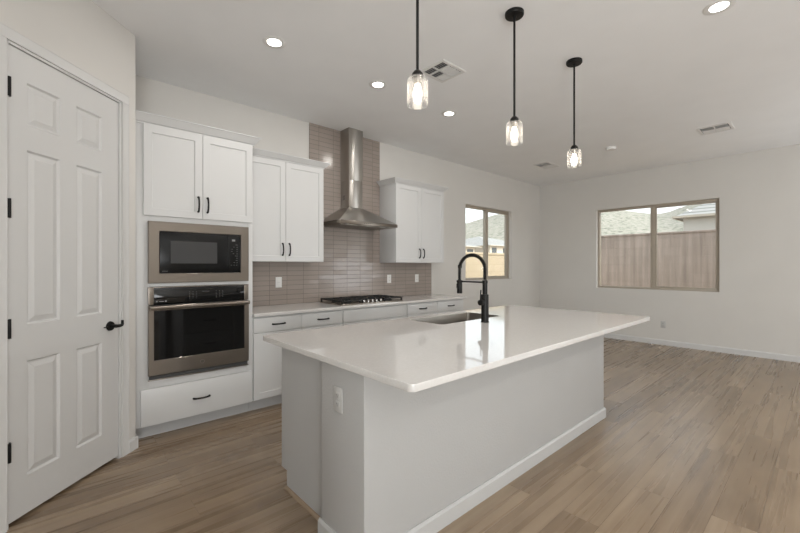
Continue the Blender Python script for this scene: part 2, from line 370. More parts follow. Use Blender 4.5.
# right wall: wide window, and the patio door opening further along, outside the frame
WRy0, WRy1, WRz0, WRz1 = 1.135, 2.97, .935, 2.415
b = MB()
b.box(XR, XR + .15, WRy1, YB, 0, ZC).box(XR, XR + .15, YS - .15, -3.55, 0, ZC).box(XR, XR + .15, -1.75, WRy0, 0, ZC).box(XR, XR + .15, -3.55, -1.75, 2.4, ZC).box(XR, XR + .15, WRy0, WRy1, 0, WRz0).box(XR, XR + .15, WRy0, WRy1, WRz1, ZC)
struct(b.build('wall_right', M['wall']))
b = MB(); b.box(XL - .2, XR + .15, YS - .15, YS, 0, ZC); struct(b.build('wall_front', M['wall']))
b = MB(); b.box(XL - .12, XL, YS, -3.9, 0, ZC).box(XL - .12, XL, -1.5, YB, 0, ZC).box(XL - .12, XL, -3.9, -1.5, 2.65, ZC); struct(b.build('wall_left', M['wall']))  # opening cut for the added left door

# slanted pantry wall (local frame: s along the wall, d out of it towards the kitchen)
RT = math.sqrt(.5)
cc = CY - CX                           # wall plane y = x + cc
def pan(s, d, z): return (s * RT + d * RT, cc + s * RT - d * RT, z)
S1 = CX / RT; DS0, DS1, DZ = -.245, .512, 2.50
class PB(MB):
    def sbox(self, s0, s1, d0, d1, z0, z1, bev=0, seg=2):
        r = bmesh.ops.create_cube(self.bm, size=1); vs = r['verts']
        for v in vs:
            a = s0 + (v.co.x + .5) * (s1 - s0); d = d0 + (v.co.y + .5) * (d1 - d0); z = z0 + (v.co.z + .5) * (z1 - z0)
            v.co = Vector(pan(a, d, z))
        self._new(vs, bev, seg); return self
b = PB()
b.sbox(DS1, S1, -.12, 0, 0, ZC).sbox((XL) / RT, DS0, -.12, 0, 0, ZC).sbox(DS0, DS1, -.12, 0, DZ, ZC)
b.bm.verts.ensure_lookup_table()
struct(b.build('wall_pantry', M['wall']))
b = MB(); b.box(CX - .12, CX, CY, YB, 0, ZC)
struct(b.build('wall_return', M['wall']))

# pantry door
dr = bpy.data.objects.new('door_1', None); COL.objects.link(dr); dr.location = (0, 0, 0); ORG[dr.name] = (0, 0, 0)
struct(dr, 'white six-panel pantry door with black lever handle')
def door_leaf():
    b = PB()
    s0, s1, z0, z1, df = DS0 + .015, DS1 - .015, .020, 2.487, -.010
    th = .035
    cols = [(-.13, .062), (.17, .360)]; rows = [(.222, .838), (1.032, 1.970), (2.105, 2.332)]
    ss = sorted({s0, s1, *[c for k in cols for c in k]}); zz = sorted({z0, z1, *[c for k in rows for c in k]})
    V = {}
    def v(s, d, z):
        k = (round(s, 4), round(d, 4), round(z, 4))
        if k not in V: V[k] = b.bm.verts.new(pan(s, d, z))
        return V[k]
    def quad(*q): b.bm.faces.new([v(*p) for p in q])
    for i in range(len(ss) - 1):
        for j in range(len(zz) - 1):
            a0, a1, c0, c1 = ss[i], ss[i + 1], zz[j], zz[j + 1]
            if (a0, a1) in cols and (c0, c1) in rows:
                prof = [(0, df), (.009, df - .0105), (.015, df - .0105), (.042, df - .0015)]
                for (o0, d0), (o1, d1) in zip(prof, prof[1:]):
                    A = [(a0 + o0, d0, c0 + o0), (a1 - o0, d0, c0 + o0), (a1 - o0, d0, c1 - o0), (a0 + o0, d0, c1 - o0)]
                    B = [(a0 + o1, d1, c0 + o1), (a1 - o1, d1, c0 + o1), (a1 - o1, d1, c1 - o1), (a0 + o1, d1, c1 - o1)]
                    for k in range(4): quad(A[k], A[(k + 1) % 4], B[(k + 1) % 4], B[k])
                quad(*B)
            else: quad((a0, df, c0), (a1, df, c0), (a1, df, c1), (a0, df, c1))
    for i in range(len(ss) - 1):
        for z in (z0, z1): quad((ss[i], df, z), (ss[i + 1], df, z), (ss[i + 1], df - th, z), (ss[i], df - th, z))
    for j in range(len(zz) - 1):
        for s in (s0, s1): quad((s, df, zz[j]), (s, df, zz[j + 1]), (s, df - th, zz[j + 1]), (s, df - th, zz[j]))
    for i in range(len(ss) - 1):
        for j in range(len(zz) - 1): quad((ss[i], df - th, zz[j]), (ss[i + 1], df - th, zz[j]), (ss[i + 1], df - th, zz[j + 1]), (ss[i], df - th, zz[j + 1]))
    return b.build('door_leaf', M['door'], dr, smooth=3)
leaf = door_leaf()
b = PB()  # jamb
b.sbox(DS0 - .001, DS0 + .012, -.12, .001, 0, DZ).sbox(DS1 - .012, DS1 + .001, -.12, .001, 0, DZ).sbox(DS0, DS1, -.12, .001, DZ - .010, DZ + .002)
b.build('door_jamb', M['trim'], dr)
b = PB()  # casing
cw = .062
b.sbox(DS0 - cw, DS0 - .003, 0, .009, 0, DZ + .003, .002).sbox(DS1 + .003, DS1 + cw, 0, .009, 0, DZ + .003, .002).sbox(DS0 - cw, DS1 + cw, 0, .009, DZ + .003, DZ + cw, .002)
b.build('door_casing', M['trim'], dr)
for z in (.388, 1.024, 1.644, 2.268):
    b = PB()
    p = pan(DS0 + .016, .0, 0); b.cyl((p[0], p[1], z - .05), (p[0], p[1], z + .05), .0085, n=14)
    b.sbox(DS0 + .004, DS0 + .030, -.010, -.008, z - .05, z + .05)
    b.build('hinge', M['black'], dr)
b = PB()
hz, hsx = .938, .425
p0, p1 = pan(hsx, -.010, hz), pan(hsx, .002, hz); b.cyl(p0, p1, .033, .031, n=28, bev=.002)
b.cyl(p1, pan(hsx, .040, hz), .012, n=16)
rose = b.build('door_handle', M['black'], dr)
b = PB(); b.tube([pan(hsx - .004, .036, hz), pan(hsx + .01, .046, hz), pan(hsx + .02, .050, hz + .001), pan(hsx + .036, .048, hz + .002), pan(hsx + .046, .044, hz + .008), pan(hsx + .05, .040, hz + .034)], [.010, .011, .0105, .0095, .009, .008], 12)
b.build('lever', M['black'], rose)
b = PB(); b.sbox(hsx - .062, hsx - .03, .000, .006, hz - .004, hz + .001); b.build('latch_pin', M['black'], rose)

# baseboards
BH, BT = .089, .014
bprof = [(0, 0), (BT, 0), (BT, BH - .014), (BT * .55, BH - .004), (BT * .4, BH), (0, BH)]
b = MB(); b.prism(bprof, lambda p, e: (XR - p[0], (YS, YB)[e], p[1])); struct(b.build('baseboard_right', M['trim']))
b = MB(); b.prism(bprof, lambda p, e: ((4.38, XR)[e], YB - p[0], p[1])); struct(b.build('baseboard_back', M['trim']))
b = PB(); b.prism(bprof, lambda p, e: pan((DS1 + cw, S1 + .012)[e], p[0], p[1])); 
struct(b.build('baseboard_pantry', M['trim']))
b = MB(); b.prism(bprof, lambda p, e: (CX + p[0], (CY - .012, 3.60)[e], p[1])); struct(b.build('baseboard_return', M['trim']))
b = PB(); b.prism(bprof, lambda p, e: pan((XL / RT, DS0 - cw)[e], p[0], p[1])); struct(b.build('baseboard_left', M['trim']))

# windows
def window(name, label, along, a0, a1, z0, z1, plane, split, sash_side):
    w = bpy.data.objects.new(name, None); COL.objects.link(w); ORG[w.name] = (0, 0, 0); struct(w, label)
    def bx(b, p0, p1, q0, q1, r0, r1, bev=.003):   # p along, q depth outwards from interior face, r height
        if along == 'x': b.box(p0, p1, plane + q0, plane + q1, r0, r1, bev)
        else: b.box(plane + q0, plane + q1, p0, p1, r0, r1, bev)
    f = .036
    b = MB()
    for (p0, p1, r0, r1) in ((a0, a0 + f, z0, z1), (a1 - f, a1, z0, z1), (a0 + f, a1 - f, z0, z0 + f), (a0 + f, a1 - f, z1 - f, z1)): bx(b, p0, p1, .06, .14, r0, r1)
    b.build('window_frame', M['vinyl'], w)
    b = MB(); bx(b, split - .034, split + .034, .062, .125, z0 + f, z1 - f)
    ml = b.build('window_mullion', M['vinyl'], w)
    s0, s1 = (a0 + f, split - .034) if sash_side < 0 else (split + .034, a1 - f)
    b = MB(); g = .024
    for (p0, p1, r0, r1) in ((s0, s0 + g, z0 + f, z1 - f), (s1 - g, s1, z0 + f, z1 - f), (s0 + g, s1 - g, z0 + f, z0 + f + g), (s0 + g, s1 - g, z1 - f - g, z1 - f)): bx(b, p0, p1, .075, .105, r0, r1, .002)
    b.build('sliding_sash', M['vinyl'], w)
    for (p0, p1) in ((a0 + f, split - .034), (split + .034, a1 - f)):
        b = MB(); bx(b, p0, p1, .088, .092, z0 + f, z1 - f, 0); b.build('pane', M['glass'], w)
    return w, bx
w1, bx = window('window_1', 'narrow sliding window with tan frame behind the black faucet', 'x', WLx0, WLx1, WLz0, WLz1, YB, 5.93, 1)
b = MB(); bx(b, 5.905, 5.925, .052, .062, 1.70, 1.78); b.build('sash_lock', M['vinyl'], w1)
w2, bx = window('window_2', 'wide sliding window with tan frame in the far wall', 'y', WRy0, WRy1, WRz0, WRz1, XR, 2.055, -1)
b = MB(); bx(b, 2.05, 2.075, .052, .062, 1.60, 1.68); b.build('sash_lock', M['vinyl'], w2)

window('door_2', 'tan framed sliding glass patio door', 'y', -3.55, -1.75, 0, 2.4, XR, -2.65, -1)
window('added_door_3', 'added unseen tan framed glass door at the left fill lamp', 'y', -3.9, -1.5, 0, 2.65, XL - .15, -2.7, -1)  # unseen door added round the left fill lamp
# ------------------------------------------------------------------ outdoors
b = MB(); b.box(-30, 120, 4.4, 160, -.25, -.12); struct(b.build('ground_back', M['dirt']), 'gravel ground beside the house')
b = MB(); b.box(7.95, 120, -60, 4.4, -.25, -.12); struct(b.build('ground_right', M['dirt']), 'gravel ground behind the house')
b = MB(); b.box(-60, XL - .2, -60, 4.4, -.25, -.12); struct(b.build('ground_left', M['dirt']), 'gravel ground left of the house')
b = MB(); b.box(2.0, 10.4, 6.4, 6.6, -.12, 1.66).box(2.0, 10.4, 6.38, 6.62, 1.66, 1.72, .01)
tag(b.build('block_wall', M['blocktan'], origin=(6.2, 6.4, -.12)), 'tan block garden wall outside the narrow window', 'wall')
b = MB(); b.box(10.5, 10.7, -14, 6.62, -.12, 2.08).box(10.48, 10.72, -14, 6.62, 2.08, 2.13, .01)
tag(b.build('block_wall', M['blockpink'], origin=(10.5, -3, -.12)), 'pinkish brown block garden wall outside the wide window', 'wall')

def hip_house(name, label, x0, x1, y0, y1, zw, zr, over, wallm, wins, loc):
    h = thing(name, label, 'house', loc, 'houses beyond the garden walls')
    b = MB(); b.box(x0, x1, y0, y1, -.12, zw); b.build('house_wall', wallm, h)
    X0, X1, Y0, Y1 = x0 - over, x1 + over, y0 - over, y1 + over
    b = MB(); hw = min(X1 - X0, Y1 - Y0) / 2
    if X1 - X0 > Y1 - Y0: r0, r1 = (X0 + hw, (Y0 + Y1) / 2, zr), (X1 - hw, (Y0 + Y1) / 2, zr)
    else: r0, r1 = ((X0 + X1) / 2, Y0 + hw, zr), ((X0 + X1) / 2, Y1 - hw, zr)
    c = [(X0, Y0, zw), (X1, Y0, zw), (X1, Y1, zw), (X0, Y1, zw)]
    V = [b.bm.verts.new(p) for p in c]; lo = [b.bm.verts.new((p[0], p[1], p[2] - .02)) for p in c]; A, B = b.bm.verts.new(r0), b.bm.verts.new(r1)
    if X1 - X0 > Y1 - Y0: fs = [(V[0], V[1], B, A), (V[1], V[2], B), (V[2], V[3], A, B), (V[3], V[0], A)]
    else: fs = [(V[0], V[1], A), (V[1], V[2], B, A), (V[2], V[3], B), (V[3], V[0], A, B)]
    for f in fs: b.bm.faces.new(f)
    for k in range(4): b.bm.faces.new((lo[k], lo[(k + 1) % 4], V[(k + 1) % 4], V[k]))
    b.bm.faces.new(lo[::-1])
    b.build('roof', M['roof'], h, smooth=0)
    b = MB(); t = .05
    b.box(X0 - t, X1 + t, Y0 - t, Y0, zw - .05, zw + .02).box(X0 - t, X1 + t, Y1, Y1 + t, zw - .05, zw + .02).box(X0 - t, X0, Y0, Y1, zw - .05, zw + .02).box(X1, X1 + t, Y0, Y1, zw - .05, zw + .02)
    b.build('fascia', M['fascia'], h)
    for (axis, p0, p1, z0, z1) in wins:
        b = MB()
        if axis == 'y': b.box(p0, p1, y0 - .03, y0 + .02, z0, z1)
        else: b.box(x0 - .03, x0 + .02, p0, p1, z0, z1)
        f = b.build('house_window', M['housewin'], h)
    return h
hip_house('neighbor_house', 'house with pale tiled roof and grey wall, right in the wide window', 15.0, 25, -9.5, 3.10, 2.92, 6.2, .2, M['stuccogrey'], [], (20, -3.2, -.12))
hip_house('neighbor_house', 'low house with pale roof, left in the narrow window', 12, 33.2, 25, 35, 3.35, 5.0, .5, M['stucco'], [('y', 31.9, 32.9, 2.6, 3.1)], (28, 30, -.12))
hip_house('neighbor_house', 'house with two dark square windows, right in the narrow window', 35.9, 48, 25, 36, 3.62, 5.2, .4, M['stucco'], [('y', 36.3, 37.2, 2.5, 3.4), ('y', 38.5, 39.8, 2.5, 3.4)], (41, 30, -.12))

def hillside():
    b = MB()
    import mathutils
    keys = [(-40, .09), (30, .09), (51.8, .120), (56.4, .140), (62, .158), (66, .158), (69.5, .150), (72.5, .140), (74, .134), (75.6, .127), (77, .128), (81, .15), (100, .17), (130, .15)]
    def ridge(a):
        for (a0, v0), (a1, v1) in zip(keys, keys[1:]):
            if a0 <= a <= a1: return v0 + (v1 - v0) * (a - a0) / (a1 - a0)
        return .1
    na, nr = 150, 36; rows = []
    for i in range(nr + 1):
        r = 62 + (210 - 62) * i / nr; row = []
        for j in range(na + 1):
            a = -30 + 150 * j / na
            t = min(1, max(0, (r - 62) / 95)); t = t * t * (3 - 2 * t) * .35 + t * .65
            if r > 157: t = 1 - (r - 157) / 160
            x, y = r * math.sin(R(a)), r * math.cos(R(a))
            nz = mathutils.noise.fractal(Vector((x * .035, y * .035, 0)), 1.0, 2.0, 5)
            row.append(b.bm.verts.new((x, y, -.5 + t * (157 * ridge(a)) + nz * .9 * min(1, t * 3))))
        rows.append(row)
    for r0, r1 in zip(rows, rows[1:]):
        for j in range(na): b.bm.faces.new((r0[j], r0[j + 1], r1[j + 1], r1[j]))
    return b.build('hillside', M['hill'], smooth=60)
struct(hillside(), 'rocky desert hillside with scattered shrubs')

# ------------------------------------------------------------------ cabinet helpers
def pull(name, a, b_, out, parent):
    """bow pull from point a to b_, standing off along out"""
    a, b_, out = Vector(a), Vector(b_), Vector(out); d = b_ - a
    pts = []; n = 12
    for i in range(n + 1):
        t = i / n; pts.append(a + d * t + out * (.011 + .019 * math.sin(math.pi * t) ** .6))
    m = MB(); m.tube(pts, [.0078 - .0012 * math.sin(math.pi * i / n) for i in range(n + 1)], 10)
    for p in (a, b_): m.cyl(p - out * .001, p + out * .0165, .0085, .0070, n=12)
    return m.build(name, M['black'], parent)
def shaker(x0, x1, z0, z1, yf, parent, sgn=-1, name='door', rail=.057):
    m = MB(); m.panel(x0, x1, z0, z1, yf, .020, rail, .008, sgn); return m.build(name, M['cab'], parent)
def slab(x0, x1, z0, z1, yf, parent, sgn=-1, name='drawer'):
    m = MB(); m.box(x0, x1, min(yf, yf - sgn * .02), max(yf, yf - sgn * .02), z0, z1, .002); return m.build(name, M['cab'], parent)
def crown(x0, x1, yf, yb, zb, parent, pj=.062, ht=.073, left=True, right=True):
    """cove crown with mitred returns"""
    prof = [(0, 0), (.010, 0), (.010, .010), (.020, .014), (pj - .006, ht - .010), (pj, ht - .007), (pj, ht), (0, ht)]
    m = MB(); rings = []
    pl = [(p[0] if left else 0) for p in prof]; pr = [(p[0] if right else 0) for p in prof]
    path = []
    if left: path.append([(x0 - o, yb, zb + z) for o, z in prof])
    path.append([(x0 - (o if left else 0), yf - o, zb + z) for o, z in prof])
    path.append([(x1 + (o if right else 0), yf - o, zb + z) for o, z in prof])
    if right: path.append([(x1 + o, yb, zb + z) for o, z in prof])
    m.loft(path); m.box(x0, x1, yf, yb, zb + ht - .012, zb + ht)
    return m.build('crown_molding', M['cab'], parent, smooth=20)
FD = 3.50            # door face plane of the floor cabinets
FC = 3.52            # carcass front
# tall oven cabinet
tc = thing('tall_oven_cabinet', 'tall white cabinet housing the microwave and wall oven beside the pantry door', 'cabinet', (.91, 3.8, 0))
b = MB(); x0, x1 = CX + .003, 1.357
AX0, AX1 = .556, 1.305
b.box(x0, x0 + .02, FC, YB - .004, .114, 2.435).box(x1 - .02, x1, FC, YB - .004, .114, 2.435)
b.box(x0, x1, YB - .02, YB - .004, .114, 2.435).box(x0 + .02, x1 - .02, FC + .002, YB - .02, 2.415, 2.435).box(x0 + .02, x1 - .02, FC, YB - .02, .114, .134)
b.box(x0 + .02, x1 - .02, FC + .002, YB - .02, .42, .455).box(x0 + .02, x1 - .02, FC + .002, YB - .02, 1.19, 1.205).box(x0 + .02, x1 - .02, FC + .002, YB - .02, 1.705, 1.735)
b.build('carcass', M['cab'], tc)
b = MB()
b.box(x0, AX0, FC - .012, FC + .001, .114, 2.437, .001).box(AX1, x1, FC - .012, FC + .001, .114, 2.437, .001)
b.box(AX0, AX1, FC - .012, FC + .001, .40, .462, .001).box(AX0, AX1, FC - .012, FC + .001, 1.186, 1.213, .001).box(AX0, AX1, FC - .012, FC + .001, 1.69, 1.74, .001).box(AX0, AX1, FC - .012, FC + .001, 2.40, 2.437, .001)
b.build('face_frame', M['cab'], tc)
for x0_, x1_, hx in ((.518, .933, .900), (.936, 1.351, .971)):
    d = shaker(x0_, x1_, 1.737, 2.434, FD - .012, tc)
    pull('handle', (hx, FD - .012, 1.795), (hx, FD - .012, 1.915), (0, -1, 0), d)
d = slab(.502, 1.345, .118, .400, FD - .012, tc)
pull('handle', (.865, FD - .012, .258), (.985, FD - .012, .258), (0, -1, 0), d)
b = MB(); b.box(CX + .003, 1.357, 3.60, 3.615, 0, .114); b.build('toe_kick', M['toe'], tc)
crown(CX + .003, 1.357, FC - .012, YB - .004, 2.437, tc, left=False)

# microwave
mw = thing('built_in_microwave', 'stainless trimmed built-in microwave above the wall oven', 'microwave', (.93, 3.6, 1.21))
b = MB(); b.box(.57, 1.29, 3.50, 3.95, 1.225, 1.685); b.build('oven_box', M['slot'], mw)
def frame4(b, x0, x1, z0, z1, ix0, ix1, iz0, iz1, yf, yb, bv=.003):
    rings = [[(x0, yb, z0), (x1, yb, z0), (x1, yb, z1), (x0, yb, z1)], [(x0, yf + bv, z0), (x1, yf + bv, z0), (x1, yf + bv, z1), (x0, yf + bv, z1)],
             [(x0 + bv, yf, z0 + bv), (x1 - bv, yf, z0 + bv), (x1 - bv, yf, z1 - bv), (x0 + bv, yf, z1 - bv)],
             [(ix0 - bv, yf, iz0 - bv), (ix1 + bv, yf, iz0 - bv), (ix1 + bv, yf, iz1 + bv), (ix0 - bv, yf, iz1 + bv)],
             [(ix0, yf + bv, iz0), (ix1, yf + bv, iz0), (ix1, yf + bv, iz1), (ix0, yf + bv, iz1)], [(ix0, yb, iz0), (ix1, yb, iz0), (ix1, yb, iz1), (ix0, yb, iz1)]]
    b.loft(rings, False, False)
b = MB(); frame4(b, .548, 1.312, 1.214, 1.694, .622, 1.243, 1.289, 1.619, 3.478, 3.507); b.build('trim_frame', M['steel'], mw)
b = MB(); b.box(.624, 1.134, 3.482, 3.505, 1.291, 1.617, .002); dm = b.build('door', M['blackmatte'], mw)
b = MB(); b.box(.699, 1.046, 3.4805, 3.4825, 1.368, 1.546); b.build('door_window', M['graywin'], dm)
b = MB()
for k in range(5): b.box(.640 + k * .008, .6455 + k * .008, 3.4812, 3.4825, 1.303, 1.309)
b.build('brand_mark', M['keysdim'], dm)
b = MB(); b.box(1.137, 1.241, 3.482, 3.505, 1.291, 1.617, .002); cp = b.build('control_panel', M['blackmatte'], mw)
b = MB(); b.box(1.168, 1.194, 3.4812, 3.4825, 1.562, 1.578); b.build('display', M['keys'], cp)
b = MB()
for k in range(9):
    a = k / 8; xx = 1.165 + .045 * (.5 + .5 * math.sin(a * 7)); b.box(xx - .006, xx + .006, 3.4812, 3.4825, 1.375 + a * .155, 1.379 + a * .155)
b.build('touch_key_markings', M['keysdim'], cp)
b = MB()
for k in range(9): b.box(1.208, 1.214, 3.4812, 3.4825, 1.372 + k / 8 * .155, 1.380 + k / 8 * .155)
b.build('touch_key_markings', M['keysdim'], cp)
b = MB()
for k in range(3): b.box(1.158 + k * .022, 1.168 + k * .022, 3.4812, 3.4825, 1.352, 1.357)
b.build('start_key_markings', M['keysdim'], cp)

# wall oven
ov = thing('wall_oven', 'stainless wall oven with black glass door below the microwave', 'oven', (.93, 3.6, .46))
b = MB(); b.box(.572, 1.288, 3.51, 4.05, .475, 1.178); b.build('oven_box', M['slot'], ov)
b = MB(); b.box(.548, .585, 3.482, 3.507, 1.045, 1.184, .002).box(1.274, 1.312, 3.482, 3.507, 1.045, 1.184, .002).box(.585, 1.274, 3.482, 3.507, 1.178, 1.184, .001)
b.build('side_trim', M['steel'], ov)
b = MB(); b.box(.586, 1.273, 3.484, 3.507, 1.046, 1.177, .002); cp = b.build('control_panel', M['blackgloss'], ov)
b = MB()
for gx in (.83, 1.035):
    for i in range(3):
        for j in range(5): b.box(gx + i * .026, gx + .007 + i * .026, 3.483, 3.4845, 1.083 + j * .013, 1.087 + j * .013)
b.box(.93, .985, 3.483, 3.4845, 1.135, 1.139)
b.build('key_markings', M['keysdim'], cp)
b = MB(); b.box(.600, .609, 3.483, 3.4845, 1.066, 1.075).box(.622, .650, 3.483, 3.4845, 1.068, 1.073).box(.660, .672, 3.483, 3.4845, 1.066, 1.076)
b.build('icon_markings', M['keys'], cp)
b = MB(); frame4(b, .548, 1.312, .500, 1.040, .586, 1.272, .618, 1.000, 3.474, 3.507); dm = b.build('door', M['steel'], ov)
b = MB(); b.box(.584, 1.274, 3.4765, 3.50, .616, 1.002); b.build('door_glass', M['blackgloss'], dm)
b = MB(); b.tube([(.556, 3.437, 1.026), (1.304, 3.437, 1.026)], .0155, 20)
for v in b.bm.verts: v.co.y = 3.437 + (v.co.y - 3.437) * .75
b.box(.566, .590, 3.437, 3.478, 1.014, 1.038, .003).box(1.270, 1.294, 3.437, 3.478, 1.014, 1.038, .003)
b.build('handle', M['steel'], dm)
b = MB(); b.lathe([(.0145, 0), (.0165, 0), (.0165, .002), (.0145, .002)], (0, 0, 0), 28, True)
for v in b.bm.verts: v.co = Vector((v.co.x + .928, 3.474 - v.co.z, v.co.y + .558))
em = b.build('round_emblem', M['steelsink'], dm)
def text_mesh(body, size, name, m, parent, loc, rot):
    cu = bpy.data.curves.new(name, 'FONT'); cu.body = body; cu.size = size; cu.align_x = 'CENTER'; cu.align_y = 'CENTER'; cu.extrude = .0006
    to = bpy.data.objects.new(name + '_curve', cu); COL.objects.link(to)
    me = bpy.data.meshes.new_from_object(to.evaluated_get(bpy.context.evaluated_depsgraph_get())); bpy.data.objects.remove(to)
    me.name = name; me.transform(Matrix.Translation(loc) @ rot); me.transform(Matrix.Translation(-Vector(ORG[parent.name])))
    me.materials.clear(); me.materials.append(m); o = bpy.data.objects.new(name, me); COL.objects.link(o); o.parent = parent; ORG[o.name] = ORG[parent.name]; return o
text_mesh('GE', .017, 'emblem_lettering', M['keysdim'], dm, (.928, 3.4735, .558), Matrix.Rotation(R(90), 4, 'X'))
b = MB(); b.box(.556, 1.304, 3.492, 3.507, .468, .494); b.build('vent_strip', M['slot'], ov)
b = MB(); b.box(.548, 1.312, 3.484, 3.507, .460, .468, .001); b.build('bottom_trim', M['steel'], ov)

# wall cabinets
UD, UC = 3.80, 3.80
def wall_cabinet(label, x0, x1, loc, left, right, hx):
    c = thing('wall_cabinet', label, 'cabinet', loc, 'wall cabinets beside the range hood')
    b = MB(); b.box(x0, x1, 3.81, YB - .003, 1.392, 2.437, .001); b.build('carcass', M['cab'], c)
    mid = (x0 + x1) / 2
    for a0, a1, h in ((x0 + .003, mid - .0015, mid - .038), (mid + .0015, x1 - .003, mid + .038)):
        d = shaker(a0, a1, 1.394, 2.434, 3.79, c); pull('handle', (h, 3.79, 1.46), (h, 3.79, 1.58), (0, -1, 0), d)
    crown(x0, x1, 3.80, YB - .003, 2.437, c, .058, .062, left, right); return c
wall_cabinet('white two-door wall cabinet left of the range hood', 1.361, 2.268, (1.81, 3.96, 1.392), False, True, 0)
wall_cabinet('white two-door wall cabinet right of the range hood, dark side showing', 3.345, 4.292, (3.82, 3.96, 1.392), True, True, 0)

# base cabinets
def base_cabinet(label, x0, x1, loc, drawers, false_front=False):
    c = thing('base_cabinet', label, 'cabinet', loc, 'white base cabinets along the back wall')
    b = MB(); b.box(x0, x1, FC, YB - .003, .114, .883, .001); b.build('carcass', M['cab'], c)
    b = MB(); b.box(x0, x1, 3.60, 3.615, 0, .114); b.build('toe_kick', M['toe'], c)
    mid = (x0 + x1) / 2; sp = [(x0 + .003, mid - .002), (mid + .002, x1 - .003)]
    if false_front: slab(x0 + .003, x1 - .003, .733, .866, FD, c, name='false_front')
    else:
        for a0, a1 in sp:
            d = slab(a0, a1, .733, .866, FD, c); m = (a0 + a1) / 2
            pull('handle', (m - .06, FD, .80), (m + .06, FD, .80), (0, -1, 0), d)
    for k, (a0, a1) in enumerate(sp):
        d = shaker(a0, a1, .118, .727, FD, c); h = a1 - .038 if k == 0 else a0 + .038
        pull('handle', (h, FD, .55), (h, FD, .67), (0, -1, 0), d)
    return c
base_cabinet('white base cabinet with two drawers between the tall oven cabinet and the cooktop', 1.361, 2.330, (1.845, 3.8, 0), True)
base_cabinet('white base cabinet with plain false front under the gas cooktop', 2.333, 3.277, (2.805, 3.8, 0), True, True)
base_cabinet('white base cabinet with two drawers at the far end behind the faucet', 3.280, 4.385, (3.83, 3.8, 0), True)

def rrect(x0, x1, y0, y1, r, n=8, skip=()):
    pts = []
    for k, (cx, cy, a) in enumerate(((x1 - r, y0 + r, -90), (x1 - r, y1 - r, 0), (x0 + r, y1 - r, 90), (x0 + r, y0 + r, 180))):
        for i in range(n + 1):
            t = R(a + 90 * i / n); pts.append((cx + r * math.cos(t), cy + r * math.sin(t)))
    return pts
def slab_curve(name, m, outlines, z0, z1, origin, bev=.002):
    cu = bpy.data.curves.new(name, 'CURVE'); cu.dimensions = '2D'; cu.fill_mode = 'BOTH'
    cu.extrude = (z1 - z0) / 2 - bev; cu.bevel_depth = bev; cu.bevel_resolution = 2; cu.offset = -bev
    for pts in outlines:
        sp = cu.splines.new('POLY'); sp.points.add(len(pts) - 1); sp.use_cyclic_u = True
        for p, q in zip(sp.points, pts): p.co = (q[0], q[1], 0, 1)
    to = bpy.data.objects.new(name + '_c', cu); COL.objects.link(to)
    me = bpy.data.meshes.new_from_object(to.evaluated_get(bpy.context.evaluated_depsgraph_get())); bpy.data.objects.remove(to)
    me.name = name; me.transform(Matrix.Translation((0, 0, (z0 + z1) / 2)) @ Matrix.Identity(4)); me.transform(Matrix.Translation(-Vector(origin)))
    me.materials.clear(); me.materials.append(m)
    for p in me.polygons: p.use_smooth = True
    me.set_sharp_from_angle(angle=R(35))
    o = bpy.data.objects.new(name, me); COL.objects.link(o); o.location = origin; return o
o = slab_curve('countertop', M['quartz'], [[(1.361, 3.473), (4.405, 3.473), (4.405, YB - .003), (1.361, YB - .003)]], .884, .914, (2.88, 3.8, .874))
tag(o, 'long white quartz countertop on the base cabinets along the back wall', 'countertop')

# backsplash tile (one piece behind counter, one stack up to the ceiling behind the hood)
b = MB(); b.box(1.362, 4.375, YB - .010, YB - .0005, .9145, 1.391).box(2.270, 3.343, YB - .010, YB - .0005, 1.391, ZC - .001)
tag(b.build('tile_backsplash', M['tile']), 'glossy taupe stacked tile backsplash rising to the ceiling behind the range hood', 'backsplash')

# range hood
hd = thing('range_hood', 'stainless chimney range hood over the gas cooktop', 'range hood', (2.81, 3.9, 1.83))
hx0, hx1, hy0, hy1 = 2.378, 3.240, 3.635, YB - .011
cx0, cx1, cy0 = 2.708, 2.912, 3.935
b = MB()
sect = []
for t, e in ((0, 0), (1, 0)):
    k = lambda a, c: a + (c - a) * t
    sect.append([(k(hx0, cx0) + e * .25, k(hy0, cy0) + e * .2, 1.868 + (2.07 - 1.868) * t - e * .15), (k(hx1, cx1) - e * .25, k(hy0, cy0) + e * .2, 1.868 + .202 * t - e * .15), (k(hx1, cx1) - e * .25, hy1, 1.868 + .202 * t - e * .15), (k(hx0, cx0) + e * .25, hy1, 1.868 + .202 * t - e * .15)])
b.loft(sect, False, True); b.build('canopy', M['steelv'], hd, smooth=5)
b = MB(); b.box(hx0, hx1, hy0, hy1, 1.828, 1.868, .002); b.build('rim', M['steel'], hd)
b = MB()
for k in range(3): 
    q = hx0 + .04 + k * .262; b.box(q, q + .256, hy0 + .05, hy1 - .03, 1.822, 1.829, .001)
    for i in range(14): b.box(q + .012 + i * .017, q + .020 + i * .017, hy0 + .06, hy1 - .04, 1.819, 1.8225)
b.build('grease_filter', M['steelsink'], hd)
for xx in (hx0 + .12, hx1 - .12):
    b = MB(); b.cyl((xx, hy0 + .03, 1.8255), (xx, hy0 + .03, 1.829), .018, n=20); b.build('hood_lamp', M['hoodlamp'], hd)
b = MB()
for k in range(5): b.cyl((2.72 + k * .03, hy0 - .003, 1.848), (2.72 + k * .03, hy0 + .001, 1.848), .006, n=14)
b.build('button_row', M['slot'], hd)
b = MB(); b.box(cx0, cx1, cy0, hy1, 2.066, 2.45, .0015); lc = b.build('chimney', M['steelv'], hd)
b = MB()
for k in range(5): b.box(cx0 - .0008, cx0 + .001, cy0 + .09, cy0 + .13, 2.17 + k * .012, 2.176 + k * .012)
b.build('vent_slots', M['slot'], lc)
